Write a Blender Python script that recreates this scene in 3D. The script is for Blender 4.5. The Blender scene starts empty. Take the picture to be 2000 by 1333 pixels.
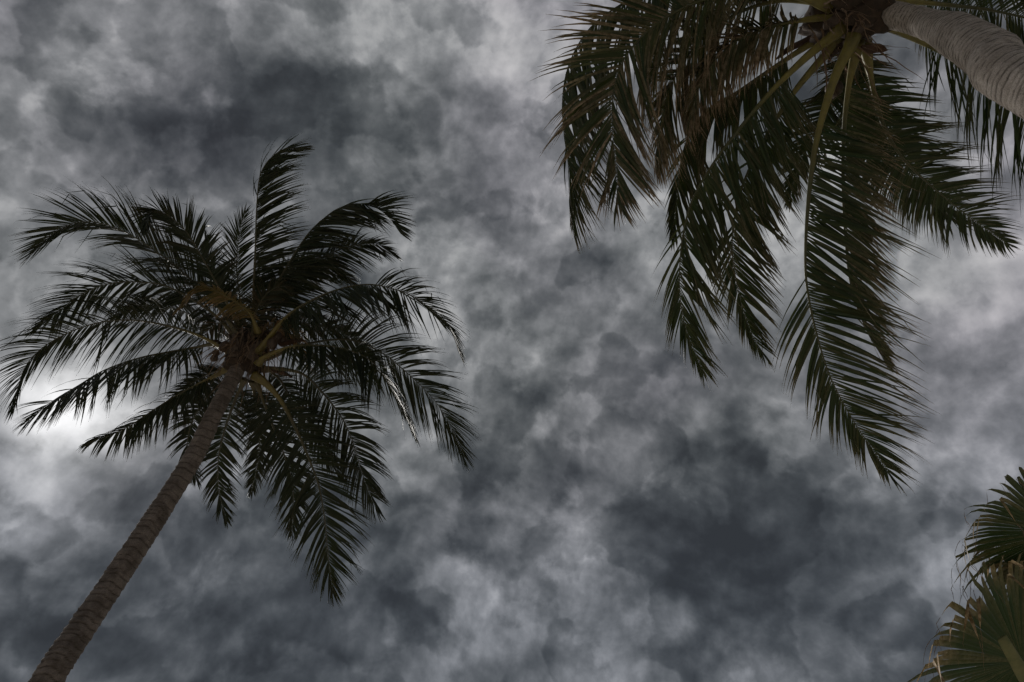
import bpy, math, random
from mathutils import Vector, Matrix, Quaternion, noise

scene = bpy.context.scene
R = math.radians
W0, H0, FPX = 2000.0, 1333.0, 2000.0 * 24.0 / 36.0

# ------------------------------------------------------------------ camera
PITCH = R(42)
CAM = Vector((0, 0, 1.6))
FW = Vector((0, math.cos(PITCH), math.sin(PITCH)))
RT = Vector((1, 0, 0))
UP = Vector((0, -math.sin(PITCH), math.cos(PITCH)))
cd = bpy.data.cameras.new('camera'); cam = bpy.data.objects.new('camera', cd)
scene.collection.objects.link(cam)
cam.location = CAM; cam.rotation_euler = (R(90) + PITCH, 0, 0)
cd.lens = 24; cd.sensor_width = 36; cd.clip_end = 9000; cd.clip_start = 0.05
scene.camera = cam

def ray(x, y):
    return FW + RT * ((x - W0 / 2) / FPX) + UP * ((H0 / 2 - y) / FPX)
def at(x, y, d):
    """world point seen at photo pixel (x, y), d metres along the view axis"""
    return CAM + ray(x, y) * d
def proj(p):
    v = p - CAM; d = v.dot(FW)
    if d < 0.05: return None
    return (W0 / 2 + FPX * v.dot(RT) / d, H0 / 2 - FPX * v.dot(UP) / d, d)

# ------------------------------------------------------------------ sky
EXPO = 0.7            # the photograph is exposed for the shade under the cloud
SUN_DIR = ray(165, 800).normalized()
sun_el = math.asin(SUN_DIR.z); sun_az = math.atan2(SUN_DIR.x, SUN_DIR.y)

world = bpy.data.worlds.new('World'); scene.world = world; world.use_nodes = True
wt = world.node_tree; wt.nodes.clear()
world.cycles.sampling_method = 'NONE'
WN, WL = wt.nodes.new, wt.links.new
def wmath(op, a, b=None, c=None, clamp=False):
    n = WN('ShaderNodeMath'); n.operation = op; n.use_clamp = clamp
    for i, v in enumerate((a, b, c)):
        if v is None: continue
        if isinstance(v, (int, float)): n.inputs[i].default_value = v
        else: WL(v, n.inputs[i])
    return n.outputs[0]
def wvec(op, a, b=None, scale=None):
    n = WN('ShaderNodeVectorMath'); n.operation = op
    for i, v in enumerate((a, b)):
        if v is None: continue
        if isinstance(v, (tuple, list, Vector)): n.inputs[i].default_value = tuple(v)
        else: WL(v, n.inputs[i])
    if scale is not None:
        if isinstance(scale, (int, float)): n.inputs['Scale'].default_value = scale
        else: WL(scale, n.inputs['Scale'])
    return n.outputs['Value'] if op == 'DOT_PRODUCT' else n.outputs['Vector']
def wnoise(vec, scale, detail, rough, lac=2.0, dist=0.0):
    n = WN('ShaderNodeTexNoise'); n.noise_dimensions = '3D'; n.normalize = True
    WL(vec, n.inputs['Vector'])
    n.inputs['Scale'].default_value = scale; n.inputs['Detail'].default_value = detail
    n.inputs['Roughness'].default_value = rough; n.inputs['Lacunarity'].default_value = lac
    n.inputs['Distortion'].default_value = dist
    return n
tc = WN('ShaderNodeTexCoord'); D = tc.outputs['Generated']
# a pale high deck, billows lit from the sun's side, and two layers of torn dark scud with hard leading edges
w1 = wvec('SUBTRACT', wnoise(D, 3.0, 1, 0.5).outputs['Color'], (0.5, 0.5, 0.5))
w2 = wvec('SUBTRACT', wnoise(D, 9.0, 2, 0.5).outputs['Color'], (0.5, 0.5, 0.5))
w3 = wvec('SUBTRACT', wnoise(D, 26.0, 4, 0.6).outputs['Color'], (0.5, 0.5, 0.5))
Dw = wvec('ADD', wvec('ADD', D, wvec('SCALE', w1, scale=0.05)), wvec('SCALE', w2, scale=0.020))
Db = wvec('NORMALIZE', wvec('ADD', wvec('ADD', D, wvec('SCALE', w2, scale=0.12)), wvec('SCALE', w3, scale=0.045)))
mid = wnoise(Dw, 4.6, 9, 0.48).outputs['Fac']
LIT = (SUN_DIR * 0.5 + Vector((0, -0.3, 0.9))).normalized() * 0.020
rel = wmath('SUBTRACT', wnoise(wvec('ADD', Dw, (1.3, 4.2, 2.6)), 7.8, 9, 0.52).outputs['Fac'], wnoise(wvec('ADD', Dw, tuple(Vector((1.3, 4.2, 2.6)) + LIT)), 7.8, 9, 0.52).outputs['Fac'])
scud = wnoise(wvec('ADD', Dw, (3.1, 1.7, 0.4)), 4.6, 10, 0.48).outputs['Fac']
scud2 = wnoise(wvec('ADD', Dw, (7.7, 0.2, 5.4)), 9.6, 9, 0.49).outputs['Fac']
# banks of cloud: photo position, angular size (px of the photo), thin (+) or thick (-)
BANKS = [
 (860,120,150,.17),(1060,70,150,.11),(60,280,150,.13),(480,300,150,.09),(640,60,90,.05),
 (1120,450,90,.16),(1040,560,110,.10),(1210,640,90,.12),(900,360,150,.07),(1300,560,120,.05),
 (960,720,70,.08),(1095,985,55,.15),(1030,1110,50,.10),(985,1200,45,.09),(880,1190,60,.10),(1150,1290,60,.09),
 (1930,700,150,.19),(1960,440,120,.17),(1860,850,90,.12),(1560,840,120,.09),(1400,790,90,.08),
 (860,890,80,.13),(760,830,80,.10),(70,1060,100,.10),(330,960,120,.09),(120,600,120,.06),(1960,250,120,.08),
 (1700,1000,100,.04),(40,1300,50,.06),(470,1100,90,.05),(60,480,90,.07),(230,130,90,.02),
 (340,220,130,-.17),(160,330,110,-.12),(540,130,100,-.12),(690,170,90,-.09),(760,270,110,-.13),
 (330,480,120,-.05),(60,100,100,-.08),(1190,520,70,-.22),(1040,370,90,-.13),(980,600,60,-.08),
 (980,850,90,-.24),(920,990,80,-.13),(1370,930,130,-.22),(1480,1080,140,-.22),(1330,1090,90,-.15),
 (1600,1220,120,-.10),(820,1010,70,-.14),(480,1010,100,-.15),(250,1210,170,-.19),(560,1230,150,-.17),
 (760,1130,90,-.12),(1290,1270,100,-.12),(1080,1230,50,-.12),(700,1300,90,-.06),(1800,1000,120,-.05),
 (1150,320,90,-.06),(1230,380,80,-.05),(1800,1250,120,-.08),(870,720,110,-.05),(20,560,60,-.03),
]
acc = None
for (bx, by, br, amp) in BANKS:
    c = ray(bx, by).normalized()
    k = 1.0 / (br * 0.92 / FPX) ** 2
    dt = wvec('DOT_PRODUCT', Db, tuple(c * k))
    e = wmath('EXPONENT', wmath('ADD', dt, -k + math.log(abs(amp))))
    acc = wmath('MULTIPLY', e, 1.0 if amp > 0 else -1.0) if acc is None else wmath('ADD' if amp > 0 else 'SUBTRACT', acc, e)
def wsmooth(val, lo, hi, a, b):
    n = WN('ShaderNodeMapRange'); n.interpolation_type = 'SMOOTHSTEP'
    for k, x in (('From Min', lo), ('From Max', hi), ('To Min', a), ('To Max', b)): n.inputs[k].default_value = x
    WL(val, n.inputs['Value']); return n.outputs['Result']
def scud_layer(val, n, bank, th, depth, rim, edge):
    """torn cloud: pale rim outside, hard dark edge, lightening inwards"""
    f = wmath('MULTIPLY_ADD', acc, -bank, n)
    m = wsmooth(f, th, th + edge, 0.0, 1.0)
    inner = wsmooth(f, th + edge, th + 0.22, 1.0, 0.45)
    out = wsmooth(f, th - 0.10, th + edge * 0.4, 0.0, rim)
    val = wmath('MULTIPLY_ADD', out, wmath('SUBTRACT', 1.0, m), val)
    return wmath('MULTIPLY_ADD', wmath('MULTIPLY', m, inner), -depth, val)
v = wmath('MULTIPLY_ADD', wmath('SUBTRACT', mid, 0.5), 0.92, 0.515)
v = wmath('MULTIPLY_ADD', acc, 0.66, v)
v = wmath('MULTIPLY_ADD', rel, 1.6, v)
v = scud_layer(v, scud, 0.42, 0.495, 0.13, 0.04, 0.065)
v = scud_layer(v, scud2, 0.28, 0.50, 0.085, 0.035, 0.055)
ramp = WN('ShaderNodeValToRGB'); WL(v, ramp.inputs['Fac'])
cr = ramp.color_ramp; cr.interpolation = 'B_SPLINE'
def srgb(r, g, b):
    f = lambda c: (c / 255 / 12.92) if c / 255 <= 0.04045 else ((c / 255 + 0.055) / 1.055) ** 2.4
    return (f(r), f(g), f(b), 1)
STOPS = [(0.0, (46, 49, 53)), (0.22, (67, 71, 75)), (0.40, (91, 94, 97)), (0.55, (117, 119, 122)), (0.72, (149, 150, 153)), (1.0, (205, 204, 204))]
cr.elements[0].position = 0; cr.elements[0].color = srgb(*STOPS[0][1])
cr.elements[1].position = 1; cr.elements[1].color = srgb(*STOPS[-1][1])
for p, c in STOPS[1:-1]:
    e = cr.elements.new(p); e.color = srgb(*c)
# the veiled sun shining through the thinnest cloud
glow = None
for (bx, by, br, amp) in ((95, 772, 38, .36), (190, 800, 40, .55), (30, 765, 40, .18), (120, 785, 120, .08)):
    c = ray(bx, by).normalized(); k = 1.0 / (br / FPX) ** 2
    e = wmath('EXPONENT', wmath('ADD', wvec('DOT_PRODUCT', Db, tuple(c * k)), -k + math.log(amp)))
    glow = e if glow is None else wmath('ADD', glow, e)
glow = wmath('MULTIPLY', glow, wmath('MULTIPLY_ADD', v, 1.5, 0.15, True))
gcol = wvec('SCALE', (1.0, 0.99, 0.985), scale=glow)
# colder low cloud, faintly violet and greenish banks higher up
sep = WN('ShaderNodeSeparateXYZ'); WL(D, sep.inputs[0])
def wmixc(f, a, b):
    n = WN('ShaderNodeMix'); n.data_type = 'RGBA'; WL(f, n.inputs['Factor'])
    for k, c in (('A', a), ('B', b)):
        if isinstance(c, tuple): n.inputs[k].default_value = (*c, 1)
        else: WL(c, n.inputs[k])
    return n.outputs['Result']
tint = wmixc(wsmooth(wnoise(D, 2.2, 2, 0.5).outputs['Fac'], 0.40, 0.60, 0.0, 1.0), (1.02, 0.99, 1.03), (0.995, 1.005, 0.995))
tint = wmixc(wsmooth(sep.outputs['Z'], 0.30, 0.60, 1.0, 0.0), tint, (0.965, 0.995, 1.05))
tn = WN('ShaderNodeVectorMath'); tn.operation = 'MULTIPLY'; WL(ramp.outputs['Color'], tn.inputs[0]); WL(tint, tn.inputs[1])
cloud = wvec('ADD', tn.outputs['Vector'], gcol)
cloud10 = wvec('SCALE', cloud, scale=10.0 / 2 ** EXPO)
sky = WN('ShaderNodeTexSky'); sky.sky_type = 'NISHITA'; sky.sun_disc = False
sky.sun_elevation = sun_el; sky.sun_rotation = sun_az
mx = WN('ShaderNodeMix'); mx.data_type = 'RGBA'; mx.inputs['Factor'].default_value = 0.999
WL(sky.outputs['Color'], mx.inputs['A']); WL(cloud10, mx.inputs['B'])
bg = WN('ShaderNodeBackground'); bg.inputs['Strength'].default_value = 0.1
WL(mx.outputs['Result'], bg.inputs['Color'])
wo = WN('ShaderNodeOutputWorld'); WL(bg.outputs[0], wo.inputs['Surface'])

# ------------------------------------------------------------------ sun behind the cloud
sl = bpy.data.lights.new('sun', 'SUN'); sl.energy = 1.5; sl.angle = R(22); sl.color = (1.0, 0.96, 0.9)
so = bpy.data.objects.new('sun', sl); scene.collection.objects.link(so)
so.rotation_euler = (-SUN_DIR).to_track_quat('-Z', 'Y').to_euler(); so.location = (0, 0, 30)

scene.view_settings.view_transform = 'Standard'; scene.view_settings.look = 'None'
scene.view_settings.exposure = EXPO; scene.view_settings.gamma = 1.0
scene.view_settings.use_curve_mapping = False
scene.cycles.use_adaptive_sampling = True; scene.cycles.adaptive_threshold = 0.015; scene.cycles.adaptive_min_samples = 12
scene.cycles.max_bounces = 5; scene.cycles.transparent_max_bounces = 4

# ------------------------------------------------------------------ materials
def new_mat(name):
    m = bpy.data.materials.new(name); m.use_nodes = True
    t = m.node_tree; t.nodes.clear()
    o = t.nodes.new('ShaderNodeOutputMaterial'); b = t.nodes.new('ShaderNodeBsdfPrincipled')
    t.links.new(b.outputs[0], o.inputs['Surface'])
    return m, t, b, o
def mixc(t, fac, a, b, typ='MIX'):
    n = t.nodes.new('ShaderNodeMix'); n.data_type = 'RGBA'; n.blend_type = typ
    for k, v in (('Factor', fac), ('A', a), ('B', b)):
        if isinstance(v, (int, float)): n.inputs[k].default_value = v
        elif isinstance(v, tuple): n.inputs[k].default_value = (*v[:3], 1)
        else: t.links.new(v, n.inputs[k])
    return n.outputs['Result']
def attr(t, name):
    n = t.nodes.new('ShaderNodeAttribute'); n.attribute_name = name; return n.outputs['Fac']
def tnoise(t, scale, detail=5, rough=0.6, stretch=None, coord='Object'):
    c = t.nodes.new('ShaderNodeTexCoord'); out = c.outputs[coord]
    if stretch:
        mp = t.nodes.new('ShaderNodeMapping'); mp.inputs['Scale'].default_value = stretch
        t.links.new(out, mp.inputs['Vector']); out = mp.outputs[0]
    n = t.nodes.new('ShaderNodeTexNoise'); t.links.new(out, n.inputs['Vector'])
    n.inputs['Scale'].default_value = scale; n.inputs['Detail'].default_value = detail; n.inputs['Roughness'].default_value = rough
    return n.outputs['Fac']
def rampf(t, fac, p0, p1, a=0.0, b=1.0):
    n = t.nodes.new('ShaderNodeMapRange'); n.inputs['From Min'].default_value = p0; n.inputs['From Max'].default_value = p1
    n.inputs['To Min'].default_value = a; n.inputs['To Max'].default_value = b
    t.links.new(fac, n.inputs['Value']); return n.outputs['Result']

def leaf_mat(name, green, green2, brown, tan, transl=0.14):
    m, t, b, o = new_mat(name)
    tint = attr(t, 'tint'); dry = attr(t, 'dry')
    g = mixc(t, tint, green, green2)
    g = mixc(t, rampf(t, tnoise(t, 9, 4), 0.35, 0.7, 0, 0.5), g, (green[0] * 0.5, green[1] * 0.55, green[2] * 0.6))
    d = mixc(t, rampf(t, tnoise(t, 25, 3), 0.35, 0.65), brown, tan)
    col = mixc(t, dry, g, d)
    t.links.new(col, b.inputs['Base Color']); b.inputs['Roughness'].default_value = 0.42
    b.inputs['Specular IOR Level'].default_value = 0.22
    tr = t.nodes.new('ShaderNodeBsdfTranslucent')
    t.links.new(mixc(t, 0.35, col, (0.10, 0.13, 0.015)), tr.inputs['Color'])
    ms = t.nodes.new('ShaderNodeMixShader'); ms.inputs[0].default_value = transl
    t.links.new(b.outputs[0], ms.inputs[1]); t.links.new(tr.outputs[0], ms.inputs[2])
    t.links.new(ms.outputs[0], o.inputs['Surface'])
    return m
M = {}
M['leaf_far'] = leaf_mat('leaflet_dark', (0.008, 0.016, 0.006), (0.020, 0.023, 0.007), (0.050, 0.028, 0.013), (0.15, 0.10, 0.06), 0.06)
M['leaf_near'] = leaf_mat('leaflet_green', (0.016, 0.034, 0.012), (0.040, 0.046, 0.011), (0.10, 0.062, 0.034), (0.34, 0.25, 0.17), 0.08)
M['leaf_old'] = leaf_mat('leaflet_yellowed', (0.085, 0.066, 0.016), (0.12, 0.078, 0.020), (0.16, 0.080, 0.032), (0.32, 0.20, 0.11), 0.12)
M['leaf_fan'] = leaf_mat('fan_leaf_green', (0.012, 0.032, 0.012), (0.028, 0.040, 0.012), (0.16, 0.085, 0.030), (0.48, 0.35, 0.21), 0.10)

def petiole_mat(name, a, b_, tip):
    m, t, b, o = new_mat(name)
    col = mixc(t, attr(t, 'tint'), a, b_)
    col = mixc(t, rampf(t, tnoise(t, 14, 6, 0.65, (1, 1, 1)), 0.42, 0.75, 0, 0.75), col, tip)
    t.links.new(col, b.inputs['Base Color']); b.inputs['Roughness'].default_value = 0.45
    return m
M['petiole_far'] = petiole_mat('petiole_olive', (0.13, 0.10, 0.018), (0.030, 0.030, 0.010), (0.07, 0.045, 0.018))
M['petiole_dark'] = petiole_mat('petiole_dark', (0.075, 0.06, 0.018), (0.030, 0.030, 0.010), (0.05, 0.035, 0.016))
M['petiole_near'] = petiole_mat('petiole_yellow_green', (0.15, 0.125, 0.022), (0.035, 0.040, 0.010), (0.05, 0.04, 0.012))
M['petiole_brown'] = petiole_mat('petiole_brown', (0.14, 0.075, 0.030), (0.06, 0.04, 0.015), (0.05, 0.03, 0.015))

def bark_mat(name, light, midc, dark, fine):
    m, t, b, o = new_mat(name)
    g = attr(t, 'groove')
    blot = rampf(t, tnoise(t, 5.0, 7, 0.7), 0.38, 0.66)
    col = mixc(t, blot, midc, light)
    fib = rampf(t, tnoise(t, fine, 6, 0.75, (1, 1, 5.0)), 0.34, 0.66)
    col = mixc(t, fib, mixc(t, 0.5, col, dark), col)
    speck = rampf(t, tnoise(t, 120, 4, 0.7), 0.52, 0.70, 0, 0.75)
    col = mixc(t, speck, col, dark)
    col = mixc(t, g, col, dark)
    t.links.new(col, b.inputs['Base Color']); b.inputs['Roughness'].default_value = 0.9
    bp = t.nodes.new('ShaderNodeBump'); bp.inputs['Strength'].default_value = 0.6; bp.inputs['Distance'].default_value = 0.012
    t.links.new(tnoise(t, fine * 1.7, 6, 0.75, (1, 1, 2.5)), bp.inputs['Height']); t.links.new(bp.outputs[0], b.inputs['Normal'])
    return m
M['bark_far'] = bark_mat('bark_brown', (0.26, 0.215, 0.185), (0.095, 0.074, 0.060), (0.030, 0.022, 0.017), 34)
M['bark_near'] = bark_mat('bark_grey', (0.60, 0.54, 0.495), (0.36, 0.315, 0.28), (0.045, 0.034, 0.027), 46)
M['bark_fan'] = bark_mat('bark_fan_palm', (0.24, 0.19, 0.15), (0.15, 0.11, 0.08), (0.04, 0.03, 0.02), 30)

def plain_noise_mat(name, a, c, scale, rough=0.9, bump=0.4):
    m, t, b, o = new_mat(name)
    t.links.new(mixc(t, rampf(t, tnoise(t, scale, 6, 0.7), 0.35, 0.65), a, c), b.inputs['Base Color'])
    b.inputs['Roughness'].default_value = rough
    bp = t.nodes.new('ShaderNodeBump'); bp.inputs['Strength'].default_value = bump; bp.inputs['Distance'].default_value = 0.01
    t.links.new(tnoise(t, scale * 3, 6, 0.7), bp.inputs['Height']); t.links.new(bp.outputs[0], b.inputs['Normal'])
    return m
M['heart'] = plain_noise_mat('crown_fibre_mat', (0.016, 0.010, 0.006), (0.052, 0.032, 0.020), 16)
M['sheath'] = plain_noise_mat('old_leaf_base', (0.032, 0.021, 0.015), (0.095, 0.070, 0.054), 14)
M['fibre'] = plain_noise_mat('dry_fibre', (0.09, 0.052, 0.028), (0.20, 0.13, 0.08), 20)
M['spathe'] = plain_noise_mat('dry_spathe', (0.030, 0.014, 0.008), (0.060, 0.028, 0.014), 12)
M['coconut'] = plain_noise_mat('coconut_husk', (0.03, 0.018, 0.010), (0.065, 0.036, 0.02), 18, 0.6, 0.2)
M['sand'] = plain_noise_mat('pale_sand', (0.46, 0.42, 0.35), (0.54, 0.50, 0.42), 3.0)
M['stub'] = plain_noise_mat('cut_petiole', (0.10, 0.11, 0.035), (0.17, 0.16, 0.06), 10, 0.6, 0.2)

# ------------------------------------------------------------------ helpers
def new_obj(name, verts, faces, mat, parent=None, loc=(0, 0, 0), attrs=None, smooth=True, kind=None):
    me = bpy.data.meshes.new(name)
    me.from_pydata([tuple(v) for v in verts], [], faces); me.update()
    if smooth: me.polygons.foreach_set('use_smooth', [True] * len(me.polygons))
    for an, vals in (attrs or {}).items():
        a = me.attributes.new(an, 'FLOAT', 'POINT'); a.data.foreach_set('value', vals)
    me.materials.append(mat)
    o = bpy.data.objects.new(name, me); scene.collection.objects.link(o)
    o.parent = parent; o.location = loc
    if kind: o['kind'] = kind
    return o
def thing(name, label, cat, loc, group=None):
    o = bpy.data.objects.new(name, None); scene.collection.objects.link(o)
    o.location = loc; o.empty_display_size = 0.3
    o['label'] = label; o['category'] = cat
    if group: o['group'] = group
    return o
def catmull(pts, n):
    P = [pts[0] * 2 - pts[1]] + list(pts) + [pts[-1] * 2 - pts[-2]]
    dense = []
    for i in range(1, len(P) - 2):
        for j in range(24):
            t = j / 24.0
            a, b, c, d = P[i - 1], P[i], P[i + 1], P[i + 2]
            dense.append(0.5 * (2 * b + (c - a) * t + (2 * a - 5 * b + 4 * c - d) * t * t + (3 * b - a - 3 * c + d) * t ** 3))
    dense.append(P[-2])
    L = [0.0]
    for i in range(1, len(dense)): L.append(L[-1] + (dense[i] - dense[i - 1]).length)
    out = []; j = 0
    for i in range(n):
        s = L[-1] * i / (n - 1)
        while j < len(L) - 2 and L[j + 1] < s: j += 1
        f = (s - L[j]) / max(1e-9, L[j + 1] - L[j])
        out.append(dense[j].lerp(dense[j + 1], min(1, f)))
    return out, L[-1]
def lut(tab, x):
    if x <= tab[0][0]: return tab[0][1]
    for (a, va), (b, vb) in zip(tab, tab[1:]):
        if x <= b: return va + (vb - va) * (x - a) / (b - a)
    return tab[-1][1]
def tube(path, rad, nseg, flat=1.0, bdir=None, capped=True):
    """swept tube; rad(i) radius, flat squeezes across the binormal bdir"""
    V, F = [], []
    n = len(path); prevN = None
    for i, p in enumerate(path):
        T = (path[min(i + 1, n - 1)] - path[max(i - 1, 0)]).normalized()
        if prevN is None:
            ref = bdir if bdir is not None else (Vector((1, 0, 0)) if abs(T.x) < 0.8 else Vector((0, 1, 0)))
        else: ref = prevN
        B = (ref - T * ref.dot(T)).normalized(); prevN = B
        N = T.cross(B)
        r = rad(i)
        for k in range(nseg):
            a = 2 * math.pi * k / nseg
            V.append(p + B * (math.cos(a) * r) + N * (math.sin(a) * r * flat))
    for i in range(n - 1):
        for k in range(nseg):
            a, b = i * nseg + k, i * nseg + (k + 1) % nseg
            F.append((a, b, b + nseg, a + nseg))
    if capped:
        F.append(tuple(reversed(range(nseg)))); F.append(tuple((n - 1) * nseg + k for k in range(nseg)))
    return V, F

# ------------------------------------------------------------------ ground
S = 4000
gv, gf = [], []
rings = [0, 3, 6, 10, 16, 25, 40, 80, 200, 600, 1500, S]
gv.append(Vector((0, 0, 0)))
for r in rings[1:]:
    for k in range(32):
        a = 2 * math.pi * k / 32
        x, y = r * math.cos(a), r * math.sin(a)
        gv.append(Vector((x, y, 0.06 * noise.noise(Vector((x * 0.2, y * 0.2, 0))) if r < 50 else 0)))
for k in range(32): gf.append((0, 1 + k, 1 + (k + 1) % 32))
for j in range(len(rings) - 2):
    for k in range(32):
        a, b = 1 + j * 32 + k, 1 + j * 32 + (k + 1) % 32
        gf.append((a, a + 32, b + 32, b))
new_obj('ground', gv, gf, M['sand'], kind='structure')

# ------------------------------------------------------------------ palm trunk
def trunk(parent, root, pts, rads, mat, ring_gap, ring_amp, seed, nseg=36):
    path, L = catmull(pts, int(sum((pts[i + 1] - pts[i]).length for i in range(len(pts) - 1)) / 0.011))
    n = len(path); rnd = random.Random(seed)
    rings = [0.0]
    while rings[-1] < L + 1: rings.append(rings[-1] + ring_gap * rnd.uniform(0.55, 1.5))
    tilt = [(rnd.uniform(-.5, .5), rnd.uniform(0, 6.28), rnd.uniform(0.5, 1.4)) for _ in rings]
    V, F, G = [], [], []
    prev = None; j = 0
    ndist = [math.dist(pts[0], pts[0])]
    for i in range(1, len(pts)): ndist.append(ndist[-1] + (pts[i] - pts[i - 1]).length)
    tab = [(d / ndist[-1], r) for d, r in zip(ndist, rads)]
    for i, p in enumerate(path):
        T = (path[min(i + 1, n - 1)] - path[max(i - 1, 0)]).normalized()
        ref = prev if prev is not None else Vector((1, 0, 0))
        B = (ref - T * ref.dot(T)).normalized(); prev = B; N = T.cross(B)
        s0 = L * i / (n - 1)
        f = i / (n - 1)
        # smooth radius
        r0 = sum(lut(tab, f + o) for o in (-.02, -.01, 0, .01, .02)) / 5
        for k in range(nseg):
            a = 2 * math.pi * k / nseg
            cs, sn = math.cos(a), math.sin(a)
            wob = noise.noise(Vector((cs * 1.2, sn * 1.2, s0 * .7 + seed))) * ring_gap * 0.45
            s = s0 + wob
            while j > 0 and rings[j] > s: j -= 1
            while j < len(rings) - 2 and rings[j + 1] < s: j += 1
            amp = tilt[j][2]
            ph = (s - rings[j]) / (rings[j + 1] - rings[j])
            # saw-tooth: each old leaf scar ends in a small step
            saw = (0.5 - ph) if ph < 0.86 else (-0.36 + (ph - 0.86) / 0.14 * 0.86)
            lump = noise.noise(Vector((cs * 1.5, sn * 1.5, s0 * 2.2 + seed * 3))) * 0.085 + noise.noise(Vector((cs * 3, sn * 3, s0 * 9 + seed))) * 0.035
            r = r0 * (1 + lump) + saw * ring_amp * amp + noise.noise(Vector((cs * 9, sn * 9, s0 * 30))) * 0.0025
            V.append(p + (B * cs + N * sn) * r - root)
            edge = min(abs(ph - 0.86), abs(ph + 0.14)) 
            br = noise.noise(Vector((cs * 4, sn * 4, s0 * 14 + seed * 7)))
            G.append(max(0.0, min(1.0, (1 - edge / 0.12) * (0.75 + 0.75 * br + 0.3 * amp))))
    for i in range(n - 1):
        for k in range(nseg):
            a, b = i * nseg + k, i * nseg + (k + 1) % nseg
            F.append((a, b, b + nseg, a + nseg))
    F.append(tuple((n - 1) * nseg + k for k in range(nseg)))
    return new_obj('trunk', V, F, mat, parent, attrs={'groove': G})

# ------------------------------------------------------------------ fronds
ZUP = Vector((0, 0, 1))
LEN_T = [(0, .55), (.08, .82), (.22, 1.0), (.40, 1.0), (.62, .90), (.80, .68), (.93, .42), (1, .26)]
ANG_T = [(0, 82), (.15, 68), (.4, 56), (.7, 42), (.9, 26), (1, 10)]
WID_T = [(0, .50), (.08, .85), (.25, 1.0), (.5, .82), (.75, .42), (.9, .16), (1, .03)]

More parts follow.
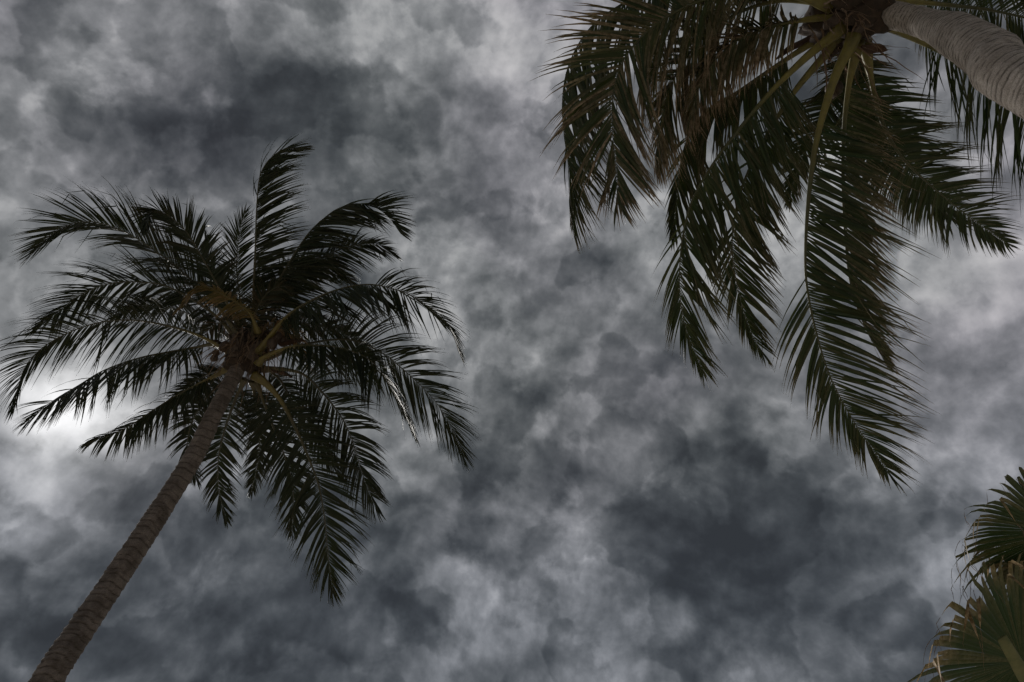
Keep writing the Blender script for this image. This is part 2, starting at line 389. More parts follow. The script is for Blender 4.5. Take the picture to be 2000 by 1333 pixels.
def build_frond(spec, D, rnd, dflt):
    """spec: rachis as photo positions from base to tip plus depth offsets (base, mid, tip); returns geometry in world space"""
    o = dict(dflt); o.update(spec.get('o', {}))
    px = spec['p']; db, dm, dt = spec['d']
    n = len(px); cum = [0.0]
    for i in range(1, n): cum.append(cum[-1] + math.dist(px[i], px[i - 1]))
    pts = []
    for (x, y), c in zip(px, cum):
        u = c / cum[-1]
        off = db * (1 - u) * (1 - 2 * u) + dm * 4 * u * (1 - u) + dt * u * (2 * u - 1)
        pts.append(at(x, y, D + off))
    path, L = catmull(pts, 61)
    A = path[-1] - path[0]; A.z = 0
    if A.length < 0.3: A = path[30] - path[0]; A.z = 0
    Bf = A.normalized().cross(ZUP)
    u0 = o['u0']
    Bs, Ns, Ts = [], [], []
    for i in range(61):
        T = (path[min(i + 1, 60)] - path[max(i - 1, 0)]).normalized()
        B = (Bf - T * Bf.dot(T)).normalized(); N = B.cross(T)
        if N.z < 0 and abs(T.z) < 0.8: pass
        if o['face'] > 0:       # blade turned towards the viewer's side of the tree
            Fv = T.cross((path[i] - CAM).normalized())
            if Fv.length > .15:
                Fv.normalize()
                if Fv.dot(B) < 0: Fv = -Fv
                B = B.lerp(Fv, o['face']); B = (B - T * B.dot(T)).normalized(); N = B.cross(T)
                if N.z < 0 and abs(T.z) < .5: N = -N
        q = Quaternion(T, R(o['roll'] + o['twist'] * (i / 60.0)))
        Bs.append(q @ B); Ns.append(q @ N); Ts.append(T)
    # rachis
    rb = o['rb']
    def rad(i):
        u = i / 60.0
        return max(0.003, rb * lut([(0, 1.5), (.06, 1.0), (u0, .60), (.45, .27), (.75, .13), (1, .05)], u))
    RV, RF = tube(path, rad, 8, 0.62, Bs[0])
    rt = []
    for i in range(61):
        u = i / 60.0
        rt += [lut([(0, .25), (.05, 0), (u0, .05), (u0 + .12, o['rt']), (1, 1)], u)] * 8
    # leaflets
    leaves = []
    npair = o['n']
    for side in (-1, 1):
        grp_c, grp_n, grp_left = 0, 1, 0; gj = gd = 0
        for i in range(npair):
            if grp_left <= 0:
                grp_n = rnd.randint(3, 8); grp_left = grp_n; grp_c = i + grp_n / 2
                gj = rnd.gauss(0, 5.5); gd = rnd.gauss(0, 0.18)
            grp_left -= 1
            if rnd.random() < o['miss']: continue
            v = (i + rnd.uniform(-.25, .25) + 0.5 * (side > 0)) / npair
            v = min(1, max(0, v))
            u = u0 + (1 - u0) * v
            f = u * 60; j = min(59, int(f)); f -= j
            p = path[j].lerp(path[j + 1], f); T = Ts[j].lerp(Ts[j + 1], f).normalized()
            B = Bs[j].lerp(Bs[j + 1], f).normalized() * side; N = Ns[j].lerp(Ns[j + 1], f).normalized()
            al = R(lut(ANG_T, v) * o['ang'] + gj + rnd.gauss(0, 2.2) - (grp_c - i) * o['clump'])
            ll = L * o['ll'] * lut(LEN_T, v) * rnd.uniform(.86, 1.08)
            lift = o['lift'] + rnd.gauss(0, .06)
            lat = B
            if o['sp'] and B.dot(o['to']) < 0:
                C = o['to'] - T * o['to'].dot(T); C.normalize()
                if rnd.random() < lut(o['sp'], v): lat = B.lerp(C, .88) + N * .12; lat.normalize()
                else: al *= .62; ll *= .72
            elif o['sweep'] > 0 and not o['sp']:      # both rows blown or hanging to one side of the rachis
                C = o['to'] - T * o['to'].dot(T); C.normalize()
                sw = min(.92, max(0, o['sweep'] * (1 - o['swv'] * v) + rnd.gauss(0, .07)))
                if rnd.random() < .10 and B.dot(C) < 0: al = R(rnd.uniform(8, 20)); ll *= .8
                lat = B.lerp(C, sw) + N * .15 * (1 - abs(2 * sw - 1)); lat.normalize()
            d0 = lat * math.sin(al) + T * math.cos(al) + N * lift
            d0.normalize()
            g = (o['g'] + gd + rnd.gauss(0, .10)) * (0.45 + 0.55 * lut(LEN_T, v))
            wind = o['wind']
            kink = rnd.random() < o['kink']; ks = rnd.uniform(.35, .75)
            kd = Vector((rnd.gauss(0, .6), rnd.gauss(0, .6), rnd.uniform(-2.2, -.4)))
            w = o['w'] * rnd.uniform(.8, 1.15) * (0.55 + 0.45 * lut(LEN_T, v))
            ns = 6; c = p + B * 0.004; roll = rnd.gauss(0, .30) + o['lroll']
            V = []; dr = []
            dryb = o['dry'] + rnd.gauss(0, o['dryv'])
            curl = rnd.gauss(0, .18)
            for k in range(ns + 1):
                s = k / ns
                d = d0 + (-ZUP) * (g * s ** 1.2 + o['tipg'] * s ** 3) + wind * (s ** 1.4) + B.cross(T) * curl * s * s
                if kink and s > ks: d = d + kd * .7
                d.normalize()
                wd = T - d * T.dot(d)
                if wd.length < .05: wd = N - d * N.dot(d)
                wd.normalize(); wd = Quaternion(d, roll + curl * s * 2) @ wd
                nn = d.cross(wd)
                hw = w * 0.5 * lut(WID_T, s)
                V += [c - wd * hw + nn * hw * .35, c.copy(), c + wd * hw + nn * hw * .35]
                dv = max(0, min(1, dryb + o['tipdry'] * max(0, (s - o['dry0']) / (1 - o['dry0'])) ** 1.3))
                dr += [dv] * 3
                c = c + d * (ll / ns)
            F = []
            for k in range(ns):
                a = k * 3
                F += [(a, a + 1, a + 4, a + 3), (a + 1, a + 2, a + 5, a + 4)]
            q0, q1 = proj(V[1]), proj(V[ns * 3 + 1]); size = 0
            if q0 and q1 and -20 < q1[0] < W0 + 20 and -20 < q1[1] < H0 + 20 and -60 < q0[0] < W0 + 60 and -60 < q0[1] < H0 + 60:
                size = math.dist(q0[:2], q1[:2]) * w / q1[2]
            leaves.append(dict(V=V, F=F, dry=dr, tint=[min(1, max(0, rnd.gauss(o['tint'], .22)))] * len(V), base=p, size=size))
    return dict(path=path, L=L, RV=RV, RF=RF, rt=rt, leaves=leaves, o=o)

def palm_crown(root_obj, root, specs, D, seed, dflt, leaf_m, pet_m, heart_c, report=''):
    rnd = random.Random(seed)
    fr = [build_frond(s, D, rnd, dflt) for s in specs]
    allv = sorted((lf for f in fr for lf in f['leaves']), key=lambda l: -l['size'])
    for lf in allv[:298]:
        if lf['size'] > 0: lf['solo'] = True
    for s, f in zip(specs, fr):
        b = f['path'][0]
        lm = M[f['o'].get('leafm', leaf_m)]; pm = M[f['o'].get('petm', pet_m)]
        fo = new_obj('frond', [v - b for v in f['RV']], f['RF'], pm, root_obj, b - root, {'tint': f['rt']})
        if s.get('label'): fo['label'] = s['label']
        V, F, dr, ti = [], [], [], []
        for lf in f['leaves']:
            if lf.get('solo'):
                new_obj('leaflet', [v - lf['base'] for v in lf['V']], lf['F'], lm, fo, lf['base'] - b, {'dry': lf['dry'], 'tint': lf['tint']})
            else:
                k = len(V)
                V += [v - b for v in lf['V']]; F += [tuple(i + k for i in q) for q in lf['F']]
                dr += lf['dry']; ti += lf['tint']
        if V: new_obj('leaflets', V, F, lm, fo, (0, 0, 0), {'dry': dr, 'tint': ti}, kind='stuff')
        t = f['path'][-1] - f['path'][0]
        print('FROND', report, s.get('n', ''), 'L=%.2f' % f['L'], 'tip off (%.2f %.2f %.2f)' % tuple(t), 'mid off (%.2f %.2f %.2f)' % tuple(f['path'][30] - f['path'][0]))
    return fr

def lump_mesh(c, axes, seed, amp=.25, nu=14, nv=10):
    V, F = [], []
    for i in range(nv + 1):
        th = math.pi * i / nv
        for k in range(nu):
            ph = 2 * math.pi * k / nu
            d = Vector((math.sin(th) * math.cos(ph), math.sin(th) * math.sin(ph), math.cos(th)))
            r = 1 + amp * noise.noise(d * 2.1 + Vector((seed * 3.3, 0, 0))) + amp * .4 * noise.noise(d * 6 + Vector((0, seed * 1.7, 0)))
            V.append(c + (axes[0] * d.x + axes[1] * d.y + axes[2] * d.z) * r)
    for i in range(nv):
        for k in range(nu):
            a, b = i * nu + k, i * nu + (k + 1) % nu
            F.append((a, a + nu, b + nu, b))
    return V, F

def ribbon(path, width, normal, V, F, taper=True, cup=0.0):
    k0 = len(V); n = len(path)
    for i, p in enumerate(path):
        T = (path[min(i + 1, n - 1)] - path[max(0, i - 1)]).normalized()
        wd = T.cross(normal)
        if wd.length < .05: wd = T.cross(Vector((.3, .9, .1)))
        wd.normalize(); nn = wd.cross(T)
        s = i / (n - 1)
        h = width * .5 * ((1 - s) ** .6 if taper else math.sin(math.pi * min(1, max(0.04, s * .92 + .08))) ** .6)
        V += [p - wd * h + nn * cup * h, p, p + wd * h + nn * cup * h]
    for i in range(n - 1):
        a = k0 + i * 3
        F += [(a, a + 1, a + 4, a + 3), (a + 1, a + 2, a + 5, a + 4)]

def crown_heart(parent, root, c, T, r, rnd, nsheath, nfib, fl, seed):
    """lumpy fibrous bud on the trunk's end, old leaf bases round it and hanging shreds of fibre"""
    X = T.cross(Vector((0, 1, .2))).normalized(); Y = T.cross(X)
    V, F = lump_mesh(c + T * r * .9, (X * r, Y * r, T * r * 1.45), seed, .5, 30, 24)
    new_obj('crown_heart', [v - root for v in V], F, M['heart'], parent)
    for i in range(nsheath):
        a = 2 * math.pi * i / nsheath * 2.618 + rnd.uniform(-.2, .2)
        d = X * math.cos(a) + Y * math.sin(a)
        z0 = r * rnd.uniform(-.2, 1.0)
        base = c + T * z0 + d * r * .72
        path = [base, base + d * r * .22 + T * r * .35, base + d * r * .45 + T * r * .75, base + d * r * .8 + T * r * 1.05]
        path, _ = catmull(path, 7)
        side = T.cross(d)
        tw = rnd.uniform(.30, .46) * r
        V, F = tube(path, lambda i: tw * (1.0, 1.08, 1.05, .92, .72, .5, .34)[i], 10, .38, side)
        for v in V: v += d * (noise.noise(v * 14) * .02) 
        new_obj('leaf_base', [v - base for v in V], F, M['sheath'] if rnd.random() < .6 else M['heart'], parent, base - root)
    V, F = [], []
    for i in range(nfib):
        a = rnd.uniform(0, 6.283); d = X * math.cos(a) + Y * math.sin(a)
        p = c + T * r * rnd.uniform(.3, 2.2) + d * r * rnd.uniform(.7, 1.2)
        L = fl * rnd.uniform(.4, 1.2); vel = d * rnd.uniform(.2, .9) + Vector((rnd.gauss(0, .25), rnd.gauss(0, .25), -.2))
        path = [p]
        for k in range(6):
            vel = vel + Vector((rnd.gauss(0, .18), rnd.gauss(0, .18), -.38)); vel.normalize()
            path.append(path[-1] + vel * (L / 6))
        ribbon(path, rnd.uniform(.006, .022), Vector((rnd.gauss(0, 1), rnd.gauss(0, 1), rnd.gauss(0, 1))), V, F)
    new_obj('fibre', [v - root for v in V], F, M['fibre'], parent, kind='stuff')

def spathe(parent, root, base, d, L, w):
    path = [base, base + d * L * .3, base + d * L * .65 + ZUP * .02, base + d * L + Vector((0, 0, -.10 * L))]
    path, _ = catmull(path, 10)
    V, F = [], []
    ribbon(path, w, ZUP.cross(d).cross(d), V, F, False, .7)
    n = len(V)
    # inner skin, so that the dry boat has thickness
    V2 = [v + Vector((0, 0, .012)) for v in V]
    F2 = [tuple(reversed([i + n for i in q])) for q in F]
    new_obj('spathe', [v - base for v in V + V2], F + F2, M['spathe'], parent, base - root)
def coconut(parent, root, p, r, rnd):
    ax = Vector((rnd.gauss(0, .3), rnd.gauss(0, .3), 1)).normalized(); X = ax.cross(Vector((0, 1, 0))).normalized(); Y = ax.cross(X)
    V, F = [], []
    nu, nv = 16, 12
    for i in range(nv + 1):
        th = math.pi * i / nv
        for k in range(nu):
            ph = 2 * math.pi * k / nu
            q = 1 + .06 * math.cos(3 * ph)          # three blunt ribs of the husk
            rr = r * q * math.sin(th)
            V.append(X * rr * math.cos(ph) + Y * rr * math.sin(ph) + ax * (-1.25 * r * math.cos(th) + .18 * r * math.sin(th) ** 2))
    for i in range(nv):
        for k in range(nu):
            a, b = i * nu + k, i * nu + (k + 1) % nu
            F.append((a, a + nu, b + nu, b))
    new_obj('coconut', V, F, M['coconut'], parent, p - root)

# ================================================================== far palm (left)
DL = 10.0
axis = [at(91, 1333, 7.0), at(161, 1225, 7.45), at(271, 1062, 8.2), at(374, 900, 9.0), at(418, 810, 9.4), at(455, 738, 9.8), at(474, 706, 9.97)]
p0 = axis[0]; root = Vector((p0.x - .55, p0.y + .25, 0.0))
tp = [root + Vector((0, 0, -.08)), root + Vector((.10, -.02, .9)), root.lerp(Vector((p0.x, p0.y, 0)), .45) + Vector((0, 0, p0.z * .55))] + axis
far = thing('coconut_palm', 'coconut palm with slender leaning brown trunk and whole windblown crown', 'palm tree', root, 'coconut palms')
trunk(far, root, tp, [.23, .19, .17, .148, .146, .138, .122, .112, .104, .100], M['bark_far'], .085, .013, 5)
topT = (axis[-1] - axis[-2]).normalized()
crown_heart(far, root, axis[-1] - topT * .02, topT, .25, random.Random(3), 13, 190, .8, 2)
WL_ = Vector((.30, 0, .0))
dl = dict(tipg=.45, face=0, sp=None, sweep=0, swv=.6, to=Vector((.25,0,-1)), u0=.15, n=140, ll=.265, w=.024, ang=1.0, lift=.10, g=.9, wind=WL_, clump=1.5, roll=0, twist=0, lroll=0, rb=.042, rt=.9,
          miss=.03, kink=.08, dry=.02, dryv=.06, tipdry=.25, dry0=.6, tint=.4)
FL = [
 dict(n='L1', p=[(468,660),(420,592),(354,530),(300,488),(255,459),(210,440),(170,433),(130,441),(95,464),(64,495)], d=(0,.1,-.2), o=dict(face=0.4, petm='petiole_dark', ll=0.28, g=0.3, ang=0.58, wind=Vector((-.1,0,0)), kink=.12, lift=.25)),
 dict(n='L2', p=[(474,650),(428,563),(393,500),(365,454),(340,430),(318,414),(300,412),(289,424),(286,450)], d=(.1,-.3,-1.1), o=dict(petm='petiole_dark', g=.5, ang=0.9, kink=.12, wind=Vector((.2,0,0)), tipdry=.5)),
 dict(n='L3', p=[(496,660),(495,592),(499,477),(501,413),(506,352),(518,322),(538,301),(562,290),(588,294)], d=(.1,-.3,-.5), o=dict(petm='petiole_dark', swv=0.3, to=Vector((1,0,.15)), sweep=0.7, g=.25, wind=Vector((.75,0,.12)), lift=.25)),
 dict(n='L4', p=[(506,660),(518,600),(567,510),(603,456),(634,426),(660,408),(695,398),(730,405),(758,424),(782,456)], d=(0,-.1,-.4), o=dict(petm='petiole_dark', swv=0, to=Vector((1,0,-.35)), sweep=0.78, g=.55, wind=Vector((.6,0,.05)), lift=.2)),
 dict(n='L4b', p=[(506,650),(545,580),(600,525),(655,492),(705,478),(745,480),(770,500)], d=(.2,.5,.5), o=dict(u0=0.08, petm='petiole_dark', to=Vector((1,0,-.5)), sweep=0.6, g=.7, wind=Vector((.5,0,0)))),
 dict(n='L5', p=[(503,690),(517,672),(555,624),(598,593),(657,567),(715,556),(762,563),(810,581),(850,612),(878,640),(897,690)], d=(-.1,-.5,-.9), o=dict(sp=[(0,1),(.55,1),(.7,.1),(1,0)], swv=0.7, to=Vector((.35,0,-1)), sweep=0.6, g=.95, rb=.052, wind=Vector((.35,0,0)))),
 dict(n='L6', p=[(503,712),(520,697),(567,678),(618,675),(664,680),(712,697),(746,728),(771,772),(792,812),(808,850)], d=(-.15,-.6,-1.1), o=dict(sp=[(0,1),(.5,1),(.66,.2),(1,0)], ll=0.285, swv=0.6, to=Vector((.15,0,-1)), sweep=0.65, g=1.3, rb=.05, ang=1.05)),
 dict(n='L7', p=[(520,700),(600,672),(682,664),(746,690),(802,735),(845,778),(878,828),(907,893)], d=(.2,.3,.0), o=dict(face=0.4, u0=0.08, petm='petiole_dark', g=.75, wind=Vector((.4,0,0)))),
 dict(n='L8', p=[(515,722),(555,722),(593,732),(626,763),(662,808),(684,850),(697,890),(712,938),(737,1000)], d=(.1,.0,-.5), o=dict(face=0.5, petm='petiole_dark', g=.65)),
 dict(n='L9', p=[(494,732),(520,750),(545,778),(565,812),(585,853),(604,898),(622,947),(633,1006),(638,1055),(644,1110),(650,1160)], d=(-.1,-.3,-.5), o=dict(face=0.75, g=0.3, rb=.055, ll=0.265)),
 dict(n='L10', p=[(500,745),(528,820),(552,880),(568,930),(574,985),(570,1042)], d=(.1,.4,.4), o=dict(face=0.5, u0=0.08, petm='petiole_dark', g=.5)),
 dict(n='L11', p=[(492,745),(503,800),(507,850),(504,900),(497,935),(490,966)], d=(.1,.7,.9), o=dict(u0=0.08, petm='petiole_dark', g=.5, ll=.22)),
 dict(n='L12', p=[(478,740),(456,790),(436,850),(426,905),(429,965),(444,1020)], d=(.1,.5,.6), o=dict(u0=0.08, petm='petiole_dark', g=.35, ll=.22)),
 dict(n='L13', p=[(448,716),(425,732),(383,753),(344,774),(306,797),(258,829),(222,848),(192,857),(168,867)], d=(.0,-.1,-.4), o=dict(ll=0.3, sp=[(0,1),(.5,.7),(.7,.1),(1,0)], ang=1.1, swv=0.4, to=Vector((.2,0,-1)), sweep=0.8, g=1.7, rb=.05, wind=Vector((.3,0,0)), tipdry=.4)),
 dict(n='L14', p=[(450,735),(410,770),(382,810),(368,850),(368,900),(388,945)], d=(.2,.6,.8), o=dict(u0=0.08, petm='petiole_dark', g=.7, ll=.22)),
 dict(n='L15', p=[(446,688),(415,674),(383,679),(330,688),(270,700),(204,723),(153,753),(102,784),(48,828)], d=(.0,.1,.0), o=dict(sp=[(0,1),(1,.95)], wind=Vector((.15,0,0)), ang=0.95, petm='petiole_dark', swv=0.1, to=Vector((.2,0,-1)), sweep=0.85, g=1.0, rt=.6)),
 dict(n='L16', p=[(456,700),(436,682),(395,659),(344,641),(281,628),(230,626),(179,634),(128,653),(80,682),(46,724),(26,800)], d=(-.1,-.2,-.7), o=dict(sp=[(0,.8),(.5,.6),(.7,.1),(1,0)], wind=Vector((.28,0,0)), ang=1.12, swv=0.8, to=Vector((.2,0,-1)), sweep=0.5, g=1.5, rb=.05, kink=.12, dry=.06, tipdry=.4)),
 dict(n='L17', p=[(468,670),(415,612),(332,562),(281,552),(230,552),(191,561),(153,579),(110,612),(68,642)], d=(.1,.2,.1), o=dict(face=0.4, ang=0.72, petm='petiole_dark', to=Vector((.2,0,-1)), sweep=0.2, g=.75)),
 dict(n='L18', p=[(504,650),(488,612),(457,588),(418,567),(395,561),(374,572),(360,590),(345,608)], d=(-.2,-.7,-1.2), o=dict(to=Vector((.1,0,-1)), sweep=0.5, g=.9, leafm='leaf_old', petm='petiole_far', ll=.22, dry=.12, dryv=.15, tipdry=.9, dry0=.35, rt=.25, rb=.04, n=70, miss=.02), label='yellowed young frond with browned leaflet tips'),
 dict(n='L26', p=[(500,680),(512,652),(536,640),(566,650),(590,680),(604,720)], d=(-.1,.1,.1), o=dict(petm='petiole_dark', g=1.1, ll=.30, n=60, u0=.06, leafm='leaf_old', dry=.5, dryv=.3, tipdry=.6, miss=.25), label='withered brown frond hanging in the crown'),
 dict(n='L27', p=[(486,680),(472,650),(450,632),(425,632),(404,650),(392,690)], d=(-.1,.1,.2), o=dict(petm='petiole_dark', g=1.1, ll=.30, n=60, u0=.06, dry=.3, dryv=.3, tipdry=.6, miss=.25)),
 dict(n='L28', p=[(492,660),(500,610),(520,575),(548,560),(578,572)], d=(.0,-.2,-.2), o=dict(petm='petiole_dark', g=.9, ll=.32, n=60, u0=.08, dry=.15, dryv=.2, tipdry=.6)),
 dict(n='L19', p=[(500,670),(545,640),(600,632),(655,645),(700,668),(735,700)], d=(.3,.7,.7), o=dict(u0=0.08, petm='petiole_dark', g=1.0, dry=.2, dryv=.2)),
 dict(n='L20', p=[(465,675),(420,640),(365,612),(310,598),(258,600),(215,625)], d=(.3,.6,.6), o=dict(u0=0.08, petm='petiole_dark', g=.9)),
 dict(n='L21', p=[(455,722),(420,726),(385,742),(355,766),(330,800)], d=(.3,.7,.7), o=dict(u0=0.08, petm='petiole_dark', g=.7, ll=.22)),
 dict(n='L22', p=[(500,660),(525,590),(560,545),(610,520),(660,530),(700,560)], d=(.3,.8,1.0), o=dict(u0=0.08, petm='petiole_dark', g=.9, dry=.15, dryv=.15)),
 dict(n='L23', p=[(485,660),(470,590),(462,520),(468,455),(480,410)], d=(.2,.3,.2), o=dict(u0=0.08, petm='petiole_dark', g=.4, wind=Vector((.2,0,.2)), ll=.27, n=70)),
 dict(n='L24', p=[(508,715),(545,740),(575,790),(610,835),(640,890),(665,930)], d=(.3,.7,.8), o=dict(u0=0.08, petm='petiole_dark', g=.6)),
 dict(n='L25', p=[(480,660),(440,600),(412,540),(402,500),(400,460)], d=(.3,.7,.9), o=dict(u0=0.08, petm='petiole_dark', g=.5, ll=.25)),
]
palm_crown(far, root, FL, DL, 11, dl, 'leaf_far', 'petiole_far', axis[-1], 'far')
rr = random.Random(8)
for (x, y, d) in ((421, 690, 9.75), (418, 700, 9.70), (438, 678, 9.85), (541, 660, 9.9), (532, 672, 9.8), (552, 668, 9.95), (520, 655, 10.1)):
    coconut(far, root, at(x, y, d), .050 if x < 430 else .075, rr)
spathe(far, root, at(545, 672, 9.8), (at(592, 662, 9.7) - at(545, 672, 9.8)).normalized(), .42, .09)
spathe(far, root, at(530, 722, 9.85), (at(575, 735, 9.7) - at(530, 722, 9.85)).normalized(), .40, .08)
spathe(far, root, at(440, 672, 9.9), (at(400, 660, 10.2) - at(440, 672, 9.9)).normalized(), .35, .07)

# ================================================================== near palm (upper right)
DN = 6.2
ax2 = [at(2010, 166, 4.25), at(1940, 112, 4.65), at(1880, 76, 5.05), at(1840, 58, 5.4), at(1800, 44, 5.75), at(1740, 30, 6.05), at(1698, 22, 6.25)]
q0 = ax2[0]; root2 = Vector((q0.x + .42, q0.y - .75, 0))
tp2 = [root2 + Vector((0, 0, -.08)), root2 + Vector((-.04, .08, .9)), root2.lerp(Vector((q0.x, q0.y, 0)), .35) + Vector((0, 0, q0.z * .55))] + ax2
near = thing('coconut_palm', 'nearer coconut palm with thick pale ringed trunk and long drooping fronds, upper right', 'palm tree', root2, 'coconut palms')
trunk(near, root2, tp2, [.27, .21, .188, .168, .163, .156, .130, .106, .114, .122], M['bark_near'], .040, .0055, 9, 48)
T2 = (ax2[-1] - ax2[-2]).normalized()
crown_heart(near, root2, at(1712, 18, 6.15), (at(1640, 32, 6.3) - at(1712, 18, 6.15)).normalized(), .25, random.Random(4), 15, 150, .7, 6)
dn = dict(tipg=.5, face=0, sp=None, sweep=0, swv=.5, to=Vector((1,0,-.5)), u0=.19, n=122, ll=.258, w=.0245, ang=.95, lift=.12, g=.75, wind=Vector((.0,0,0)), clump=1.2, roll=0, twist=0, lroll=0, rb=.042, rt=.95,
          miss=.03, kink=.06, dry=.02, dryv=.07, tipdry=.55, dry0=.45, tint=.4)
FN = [
 dict(n='R17', p=[(1665,60),(1648,140),(1612,220),(1575,290),(1552,350),(1540,400)], d=(.5,1.1,1.5), o=dict(g=.5, face=.5, ll=.22, u0=.10)),
 dict(n='R18', p=[(1676,78),(1672,130),(1680,210),(1696,290),(1716,360)], d=(.4,1.1,1.5), o=dict(g=.35, face=.6, ll=.26, u0=.06)),
 dict(n='R1', p=[(1630,10),(1540,-50),(1430,-75),(1320,-45),(1225,2),(1152,56),(1110,130),(1098,210),(1106,290),(1116,360),(1121,432)], d=(0,.1,-.2), o=dict(n=150, sp=[(0,1),(.72,1),(.85,.3),(1,0)], ll=0.28, wind=Vector((.5,0,0)), swv=0.6, to=Vector((.8,.2,-.8)), sweep=0.85, g=.9, dry=.05)),
 dict(n='R2', p=[(1625,14),(1560,-8),(1480,-22),(1420,-14),(1368,2),(1314,27),(1271,56),(1238,89),(1212,130),(1197,190),(1196,257),(1203,320),(1208,400)], d=(-.1,-.3,-.8), o=dict(n=150, ang=0.78, face=0.85, lift=0.0, wind=Vector((.25,0,0)), to=Vector((.5,0,-1)), sweep=0, g=0.4, dry=0.15, dryv=0.25, tipdry=1.0, dry0=.35, ll=0.275, tint=.6), label='frond with tan dried leaflet tips'),
 dict(n='R2b', p=[(1640,14),(1590,4),(1520,2),(1450,22),(1388,60),(1340,115),(1305,180),(1290,250),(1284,320)], d=(.1,.3,.0), o=dict(n=150, wind=Vector((.3,0,0)), g=1.2, sweep=.4, to=Vector((.4,0,-1)), ll=0.33, dry=0.25, dryv=0.25, tipdry=1.0, dry0=.3)),
 dict(n='R3', p=[(1636,36),(1612,34),(1515,50),(1440,80),(1392,125),(1362,180),(1346,240)], d=(.0,.1,.2), o=dict(to=Vector((.5,0,-1)), sweep=0.6, g=1.2, dry=.25, dryv=.2, tipdry=1.0, dry0=.2, ll=0.33)),
 dict(n='R4', p=[(1648,50),(1630,68),(1575,112),(1502,184),(1434,265),(1389,326),(1352,392),(1333,465),(1327,544),(1332,610),(1348,665),(1374,727)], d=(-.1,.0,.1), o=dict(ll=0.25, face=0.5, sp=[(0,1),(.5,1),(.68,.25),(1,0)], swv=0.2, sweep=0.85, g=.55, tipdry=.45)),
 dict(n='R5', p=[(1640,55),(1580,88),(1500,140),(1440,180),(1385,212),(1350,255),(1331,310),(1324,370),(1318,420),(1313,462)], d=(.2,.6,.6), o=dict(face=0.3, sp=[(0,1),(.5,1),(.68,.25),(1,0)], swv=0.2, sweep=0.85, g=.6)),
 dict(n='R6', p=[(1652,70),(1628,92),(1588,135),(1547,186),(1500,260),(1455,350),(1434,427),(1430,490),(1438,550),(1452,608),(1470,656),(1491,694)], d=(.1,.6,.7), o=dict(ll=0.235, face=0.6, sp=[(0,1),(.4,.8),(.6,.1),(1,0)], swv=0.2, sweep=0.7, g=0.35)),
 dict(n='R7', p=[(1668,68),(1660,92),(1631,150),(1599,257),(1584,345),(1575,444),(1573,523),(1579,580),(1594,649),(1620,733),(1660,811),(1700,872),(1746,937)], d=(-.2,-.2,.3), o=dict(n=150, ll=0.235, ang=1.05, face=0.8, sp=[(0,1),(.36,1),(.5,.15),(1,0)], to=Vector((1,.25,-.2)), swv=0.15, sweep=0.8, g=0.3, rb=0.044, wind=Vector((.1,0,0)), tipdry=.6)),
 dict(n='R8', p=[(1676,78),(1672,104),(1658,165),(1648,260),(1646,365),(1651,470),(1662,560),(1690,640),(1735,715)], d=(.0,.4,.6), o=dict(u0=0.12, ll=0.215, face=0.5, to=Vector((1,.2,-.4)), swv=0.2, sweep=0.75, g=.45, dry=.12, dryv=.15, tipdry=.9)),
 dict(n='R9', p=[(1688,84),(1694,112),(1704,167),(1718,225),(1740,275),(1770,318),(1816,361),(1862,400),(1912,438),(1972,480)], d=(.1,.5,.9), o=dict(u0=0.11, face=0.7, g=.35, ll=0.235, wind=Vector((.2,0,.05)), tipdry=.3)),
 dict(n='R9b', p=[(1690,80),(1698,150),(1712,220),(1735,290),(1780,350),(1830,400),(1880,440)], d=(.4,1.0,1.4), o=dict(face=0.5, g=.5, tipdry=.3)),
 dict(n='R10', p=[(1706,44),(1756,62),(1815,90),(1872,122),(1950,185),(2030,262),(2080,340),(2105,430)], d=(.1,.6,.5), o=dict(to=Vector((-.1,0,-1)), sweep=0.6, g=1.15, ll=0.3, wind=Vector((-.25,0,0)), u0=.22, tipdry=.2)),
 dict(n='R11', p=[(1700,-2),(1785,4),(1870,12),(1953,24),(2050,52),(2150,120),(2220,230)], d=(.2,.4,-.3), o=dict(g=.9)),
 dict(n='R12', p=[(1700,-10),(1790,-40),(1900,-60),(2010,-60),(2120,-20),(2210,60)], d=(.3,.6,.4), o=dict(g=1.0)),
 dict(n='R13', p=[(1675,0),(1690,-120),(1715,-280),(1740,-460),(1760,-640)], d=(.1,-.6,-2.2), o=dict(g=.7)),
 dict(n='R14', p=[(1655,-2),(1600,-110),(1530,-230),(1450,-350),(1370,-430)], d=(.1,-.3,-1.6), o=dict(g=.7)),
 dict(n='R15', p=[(1690,-5),(1780,-130),(1900,-250),(2040,-340)], d=(.1,-.4,-1.6), o=dict(g=.8)),
 dict(n='R16', p=[(1640,5),(1560,-70),(1470,-140),(1370,-180),(1280,-150),(1210,-90)], d=(.2,.4,.0), o=dict(g=.8)),
]
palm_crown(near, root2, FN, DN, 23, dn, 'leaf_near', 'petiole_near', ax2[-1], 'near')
for (x, y, d) in ((1630, 176, 6.85),):
    coconut(near, root2, at(x, y, d), .085, rr)
spathe(near, root2, at(1600, 62, 6.4), (at(1535, 100, 6.7) - at(1600, 62, 6.4)).normalized(), .50, .07)
spathe(near, root2, at(1682, 92, 6.1), (at(1732, 96, 6.2) - at(1682, 92, 6.1)).normalized(), .30, .09)

# ================================================================== fan palm (right edge)
DF = 6.2
fc = at(2120, 1190, DF)
rootf = Vector((fc.x + .15, fc.y + .05, 0))
fan = thing('fan_palm', 'fan palm with pleated round leaves and curled dry leaf tips', 'palm tree', rootf)
trunk(fan, rootf, [rootf + Vector((0, 0, -.08)), rootf + Vector((.03, 0, 1.2)), rootf + Vector((-.02, -.02, 2.4)), fc + Vector((0, 0, -.25))], [.24, .18, .17, .17], M['bark_fan'], .09, .015, 14, 32)

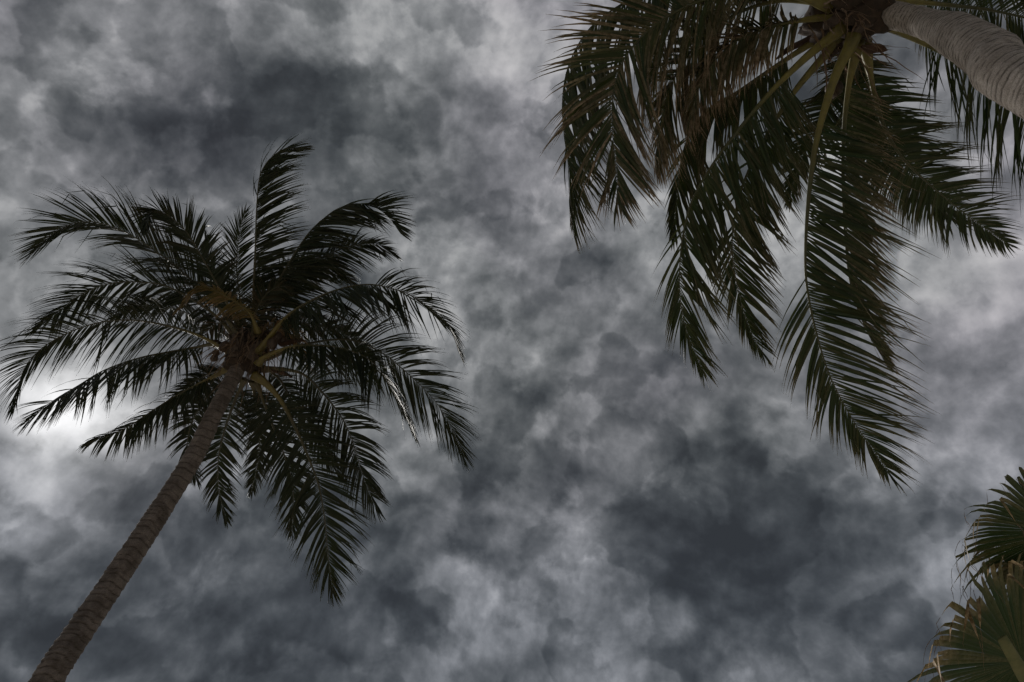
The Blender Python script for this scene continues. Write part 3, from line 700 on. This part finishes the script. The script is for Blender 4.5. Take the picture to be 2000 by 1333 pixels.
def fan_leaf(H, axis_dir, normal, rad, nseg, spread, droop, seed, base, dry=.0, tint=.4, tipdry=.8, pet_r=.018, cup=.0):
    rnd = random.Random(seed)
    a = axis_dir.normalized(); nrm = (normal - a * normal.dot(a)).normalized(); b = nrm.cross(a)
    path, _ = catmull([base, base.lerp(H, .5) + ZUP * .12, H, H + a * rad * .18], 14)
    V, F = tube(path, lambda i: pet_r * (1.5 - 1.1 * i / 13.0), 8, .6, b)
    lo = new_obj('leaf', [v - H for v in V], F, M['petiole_near'], fan, H - rootf, {'tint': [0.3] * len(V)})
    thr_V, thr_F = [], []
    tot = 2 * spread
    ns = 9
    for i in range(nseg):
        t0 = -spread + tot * i / nseg; t1 = t0 + tot / nseg; tm = (t0 + t1) / 2
        rr_ = rad * (1.0 - .20 * (abs(tm) / spread) ** 2) * rnd.uniform(.86, 1.10)
        fuse = rnd.uniform(.60, .74)
        curl = rnd.random() < .5; sag = rnd.uniform(0, .5)
        cv = Vector((rnd.gauss(0, .5), rnd.gauss(0, .5), -rnd.uniform(.5, 1.6)))
        def pos(th, q): # cupped, costapalmate sheet
            dr_ = a * math.cos(th) + b * math.sin(th)
            return H + dr_ * (rr_ * q) - nrm * (cup * rr_ * q * q) + nrm * (.10 * rr_ * q * math.cos(th * 2)) - ZUP * (droop * .25 * rr_ * q ** 2.2)
        V, dr = [], []
        dtm = a * math.cos(tm) + b * math.sin(tm)
        c = None; d = None
        dryb = max(0, dry + rnd.gauss(0, .08))
        hw_f = None
        for k in range(ns + 1):
            q = k / ns
            if q <= fuse:
                l, r_ = pos(t0, q), pos(t1, q)
                m_ = (l + r_) * .5 + nrm * (.22 * (r_ - l).length)
                V += [l, m_, r_]; c = m_.copy(); hw_f = (r_ - l).length * .5; wdir = (r_ - l).normalized() if k else b
                d = (pos(tm, q + .02) - pos(tm, q)).normalized()
            else:
                s = (q - fuse) / (1 - fuse)
                dd = d - ZUP * ((droop * 1.1 + sag) * s ** 1.3) + Vector((rnd.gauss(0, .05), rnd.gauss(0, .05), 0))
                if curl and s > .45: dd = dd + cv * 1.3
                dd.normalize()
                c = c + dd * (rr_ / ns) * (1.0 if not curl else 1.0)
                w_ = wdir - dd * wdir.dot(dd); w_.normalize(); n_ = dd.cross(w_)
                h = hw_f * 1.05 * (1 - s) ** .75
                V += [c - w_ * h - n_ * h * .3, c.copy(), c + w_ * h - n_ * h * .3]
            dv = dryb + (tipdry if curl else tipdry * .22) * max(0, (q - .55) / .45) ** 1.1
            dr += [max(0, min(1, dv))] * 3
        # thread-like end of the split tip
        e = c; vel = dd.copy(); tpth = [e]
        for k in range(6):
            vel = vel + Vector((rnd.gauss(0, .3), rnd.gauss(0, .3), -.45)); vel.normalize(); tpth.append(tpth[-1] + vel * rad * .035)
        ribbon(tpth, .006, nrm, thr_V, thr_F)
        F = []
        for k in range(ns):
            j = k * 3
            F += [(j, j + 1, j + 4, j + 3), (j + 1, j + 2, j + 5, j + 4)]
        tv = min(1, max(0, rnd.gauss(tint, .15)))
        new_obj('leaf_segment', [v - H for v in V], F, M['leaf_fan'], lo, (0, 0, 0), {'dry': dr, 'tint': [tv] * len(V)})
    new_obj('leaf_thread', [v - H for v in thr_V], thr_F, M['fibre'], lo, kind='stuff')
    return lo

def idir(dx, dy, dz): # image right, image up, towards viewer
    return (RT * dx + UP * dy - FW * dz).normalized()
crown0 = fc + Vector((.1, 0, -.1))
fan_leaf(at(1998, 1294, 6.0), idir(-.86, .42, .15), idir(.15, -.1, 1), 1.34, 58, R(110), .28, 1, crown0, dry=.02, tint=.25, tipdry=1.1)
fan_leaf(at(2068, 1042, 6.3), idir(-.93, .36, .0), idir(.1, -.5, 1), 1.12, 46, R(90), .35, 2, crown0, tint=.25, tipdry=.6)
fan_leaf(at(2056, 1100, 6.5), idir(-.95, .05, -.2), idir(.2, .8, .6), .78, 34, R(85), 1.1, 3, crown0, dry=.2, tint=.5, tipdry=.9)
fan_leaf(at(2030, 1190, 6.7), idir(-.5, .8, -.1), idir(.2, -.2, 1), .52, 30, R(80), .7, 4, crown0, tint=.2, tipdry=.6)
fan_leaf(at(2040, 1400, 6.4), idir(-.9, -.1, -.1), idir(.1, .5, .9), .95, 36, R(95), .9, 5, crown0, dry=.25, tint=.5, tipdry=1.0)
fan_leaf(at(2220, 1060, 6.4), idir(.6, .75, .0), idir(0, -.4, 1), .95, 34, R(95), .4, 6, crown0)
fan_leaf(at(2260, 1220, 6.3), idir(.95, -.1, .1), idir(0, .3, 1), .95, 34, R(95), .6, 7, crown0)
# old cut leaf stalk, paler, standing in front of the lowest leaf
sb = at(2030, 1372, 5.75); st = at(1957, 1246, 5.55)
V, F = tube(catmull([sb, sb.lerp(st, .5) + idir(-.2, -.1, .5) * .03, st], 9)[0], lambda i: .075 - .004 * i, 10, .3, idir(.8, .5, 0))
new_obj('cut_stalk', [v - sb for v in V], F, M['stub'], fan, sb - rootf)
